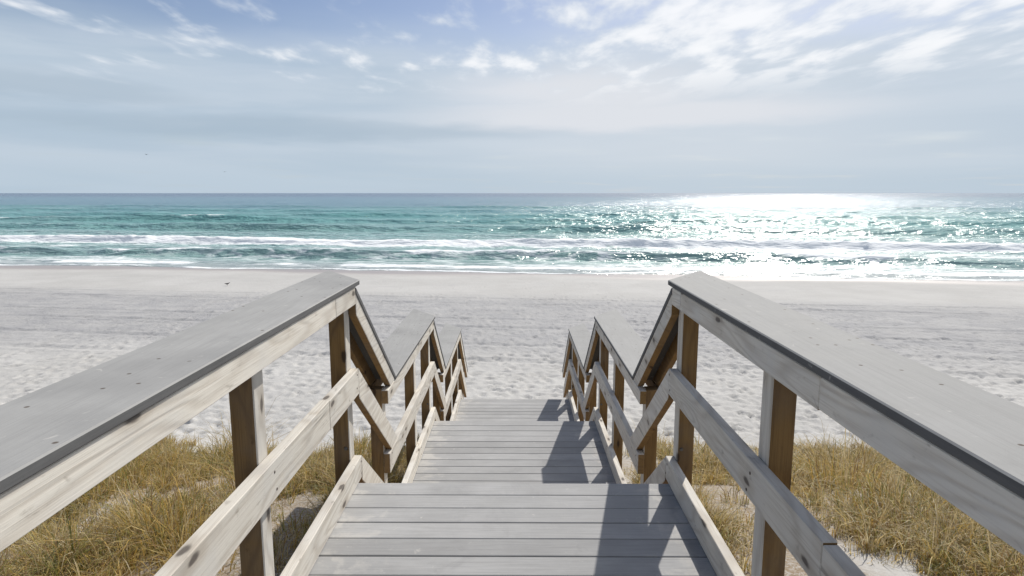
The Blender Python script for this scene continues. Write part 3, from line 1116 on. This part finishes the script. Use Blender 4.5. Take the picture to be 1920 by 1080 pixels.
# tall clumps that stand out from the mat
CLUMPS = [
    (-3.78, 8.3, 0.30, 0.62, 260, GOLD, 'tall golden grass clump at the left dune edge against white sand'),
    (-2.55, 5.9, 0.26, 0.55, 240, GOLD, 'golden brown grass clump just left of the near railing post'),
    (-2.05, 7.6, 0.24, 0.50, 220, OLIVE, 'olive grass clump seen between the left railing posts'),
    (-4.1, 6.0, 0.34, 0.50, 240, OLIVE, 'dark olive grass clump at the far left of the dune'),
    (-2.55, 4.3, 0.28, 0.50, 240, GOLD, 'bright yellow grass clump low on the left below the middle rail'),
    (-1.55, 5.6, 0.16, 0.42, 150, OLIVE, 'small dark grass clump in the shade beside the steps'),
    (2.35, 7.3, 0.24, 0.52, 200, DRY, 'pale straw grass clump right of the near right post'),
    (3.55, 6.4, 0.32, 0.58, 260, GOLD, 'tawny grass clump on the right under the top rail'),
    (3.15, 4.9, 0.30, 0.48, 240, OLIVE, 'green grass clump low on the right outside the middle rail'),
    (1.62, 6.3, 0.18, 0.46, 170, GOLD, 'golden grass clump between the two right railing posts'),
    (4.35, 5.7, 0.34, 0.56, 240, OLIVE, 'tall green and brown grass clump at the far right'),
]
for i, (x, y, rad, hgt, nb, pal, lab) in enumerate(CLUMPS):
    z = float(ground_z(x, y)) - 0.03
    ob = link('grass_clump', grass_mesh('grass_clump', [(x, y, z, rad, hgt, nb, pal)], 300 + i, (x, y, z)))
    ob.location = (x, y, z)
    tag(ob, lab, 'grass clump', 'grass clumps on the dune')


# ------------------------------------------------------------------ birds
feather = Mat('dark_feathers').set(Base_Color=(0.07, 0.065, 0.06), Roughness=0.7).m
feather_p = Mat('pale_feathers').set(Base_Color=(0.45, 0.44, 0.42), Roughness=0.7).m
beak_m = Mat('dark_beak').set(Base_Color=(0.03, 0.025, 0.02), Roughness=0.5).m


def loft(rings, name, mat, parent, seg=10):
    """rings: (centre, half width, half height) along y"""
    bm = bmesh.new()
    loops = []
    for (cx, cy, cz), w, h in rings:
        loops.append([bm.verts.new((cx + w * math.cos(2 * math.pi * i / seg), cy, cz + h * math.sin(2 * math.pi * i / seg))) for i in range(seg)])
    for a, b in zip(loops, loops[1:]):
        for i in range(seg):
            bm.faces.new((a[i], a[(i + 1) % seg], b[(i + 1) % seg], b[i]))
    bm.faces.new(loops[0][::-1])
    bm.faces.new(loops[-1])
    bmesh.ops.recalc_face_normals(bm, faces=list(bm.faces))
    me = bpy.data.meshes.new(name)
    bm.to_mesh(me)
    bm.free()
    me.materials.append(mat)
    for p in me.polygons:
        p.use_smooth = True
    return link(name, me, parent)


def shorebird(loc, rz, label):
    r = bpy.data.objects.new('shorebird', None)
    C.objects.link(r)
    r.location = loc
    r.rotation_euler = (0, 0, rz)
    r.scale = (0.8, 0.8, 0.8)
    tag(r, label, 'bird')
    loft([((0, -0.16, 0.155), 0.012, 0.006), ((0, -0.10, 0.150), 0.030, 0.022), ((0, -0.03, 0.140), 0.048, 0.045), ((0, 0.04, 0.142), 0.046, 0.046),
          ((0, 0.085, 0.165), 0.028, 0.032), ((0, 0.105, 0.195), 0.022, 0.022), ((0, 0.13, 0.205), 0.024, 0.022), ((0, 0.15, 0.203), 0.010, 0.010)], 'body', feather, r)
    loft([((0, 0.145, 0.203), 0.006, 0.005), ((0, 0.195, 0.196), 0.002, 0.002)], 'beak', beak_m, r, 6)
    for sx in (-1, 1):
        bm = bmesh.new()
        bmesh.ops.create_cone(bm, cap_ends=True, segments=6, radius1=0.004, radius2=0.005, depth=0.11, matrix=Matrix.Translation((sx * 0.02, 0.0, 0.055)))
        m = bmesh.ops.create_cube(bm, size=1.0)['verts']
        bmesh.ops.scale(bm, verts=m, vec=(0.016, 0.045, 0.004))
        bmesh.ops.translate(bm, verts=m, vec=(sx * 0.02, 0.015, 0.004))
        me = bpy.data.meshes.new('leg')
        bm.to_mesh(me)
        bm.free()
        me.materials.append(beak_m)
        link('leg', me, r)


def flying_bird(loc, rz, label, flap):
    r = bpy.data.objects.new('gull', None)
    C.objects.link(r)
    r.location = loc
    r.rotation_euler = (0, 0, rz)
    tag(r, label, 'bird', 'birds far off in the sky')
    loft([((0, -0.24, 0.0), 0.04, 0.006), ((0, -0.15, 0.0), 0.035, 0.025), ((0, 0.0, 0.0), 0.06, 0.055), ((0, 0.12, 0.01), 0.045, 0.045),
          ((0, 0.18, 0.015), 0.035, 0.035), ((0, 0.23, 0.01), 0.008, 0.010)], 'body', feather, r)
    for sx in (-1, 1):
        bm = bmesh.new()
        rows = [(0.04, 0.07, -0.07, 0.02), (0.22, 0.10, -0.06, 0.02 + 0.10 * flap), (0.42, 0.06, -0.07, 0.02 + 0.12 * flap), (0.64, -0.03, -0.08, 0.02 + 0.05 * flap)]
        up = [(bm.verts.new((sx * x, a, z + 0.008)), bm.verts.new((sx * x, b, z))) for x, a, b, z in rows]
        dn = [(bm.verts.new((sx * x, a, z - 0.008)), bm.verts.new((sx * x, b, z - 0.004))) for x, a, b, z in rows]
        for i in range(3):
            bm.faces.new((up[i][0], up[i + 1][0], up[i + 1][1], up[i][1]))
            bm.faces.new((dn[i][0], dn[i][1], dn[i + 1][1], dn[i + 1][0]))
            bm.faces.new((up[i][0], dn[i][0], dn[i + 1][0], up[i + 1][0]))
            bm.faces.new((up[i][1], up[i + 1][1], dn[i + 1][1], dn[i][1]))
        bm.faces.new((up[3][0], dn[3][0], dn[3][1], up[3][1]))
        bmesh.ops.recalc_face_normals(bm, faces=list(bm.faces))
        me = bpy.data.meshes.new('wing')
        bm.to_mesh(me)
        bm.free()
        me.materials.append(feather)
        link('wing', me, r)


bx, by = -14.2, 30.6
shorebird((bx, by, float(ground_z(bx, by)) - 0.005), R(-70), 'small dark shorebird standing on the smooth sand near the water')
flying_bird((-101.0, 175.0, 10.4), R(80), 'tiny dark bird flying low over the sea, the farther left', 1.0)
flying_bird((-83.0, 182.0, 6.0), R(60), 'tiny dark bird flying just above the horizon, the lower one', 0.5)
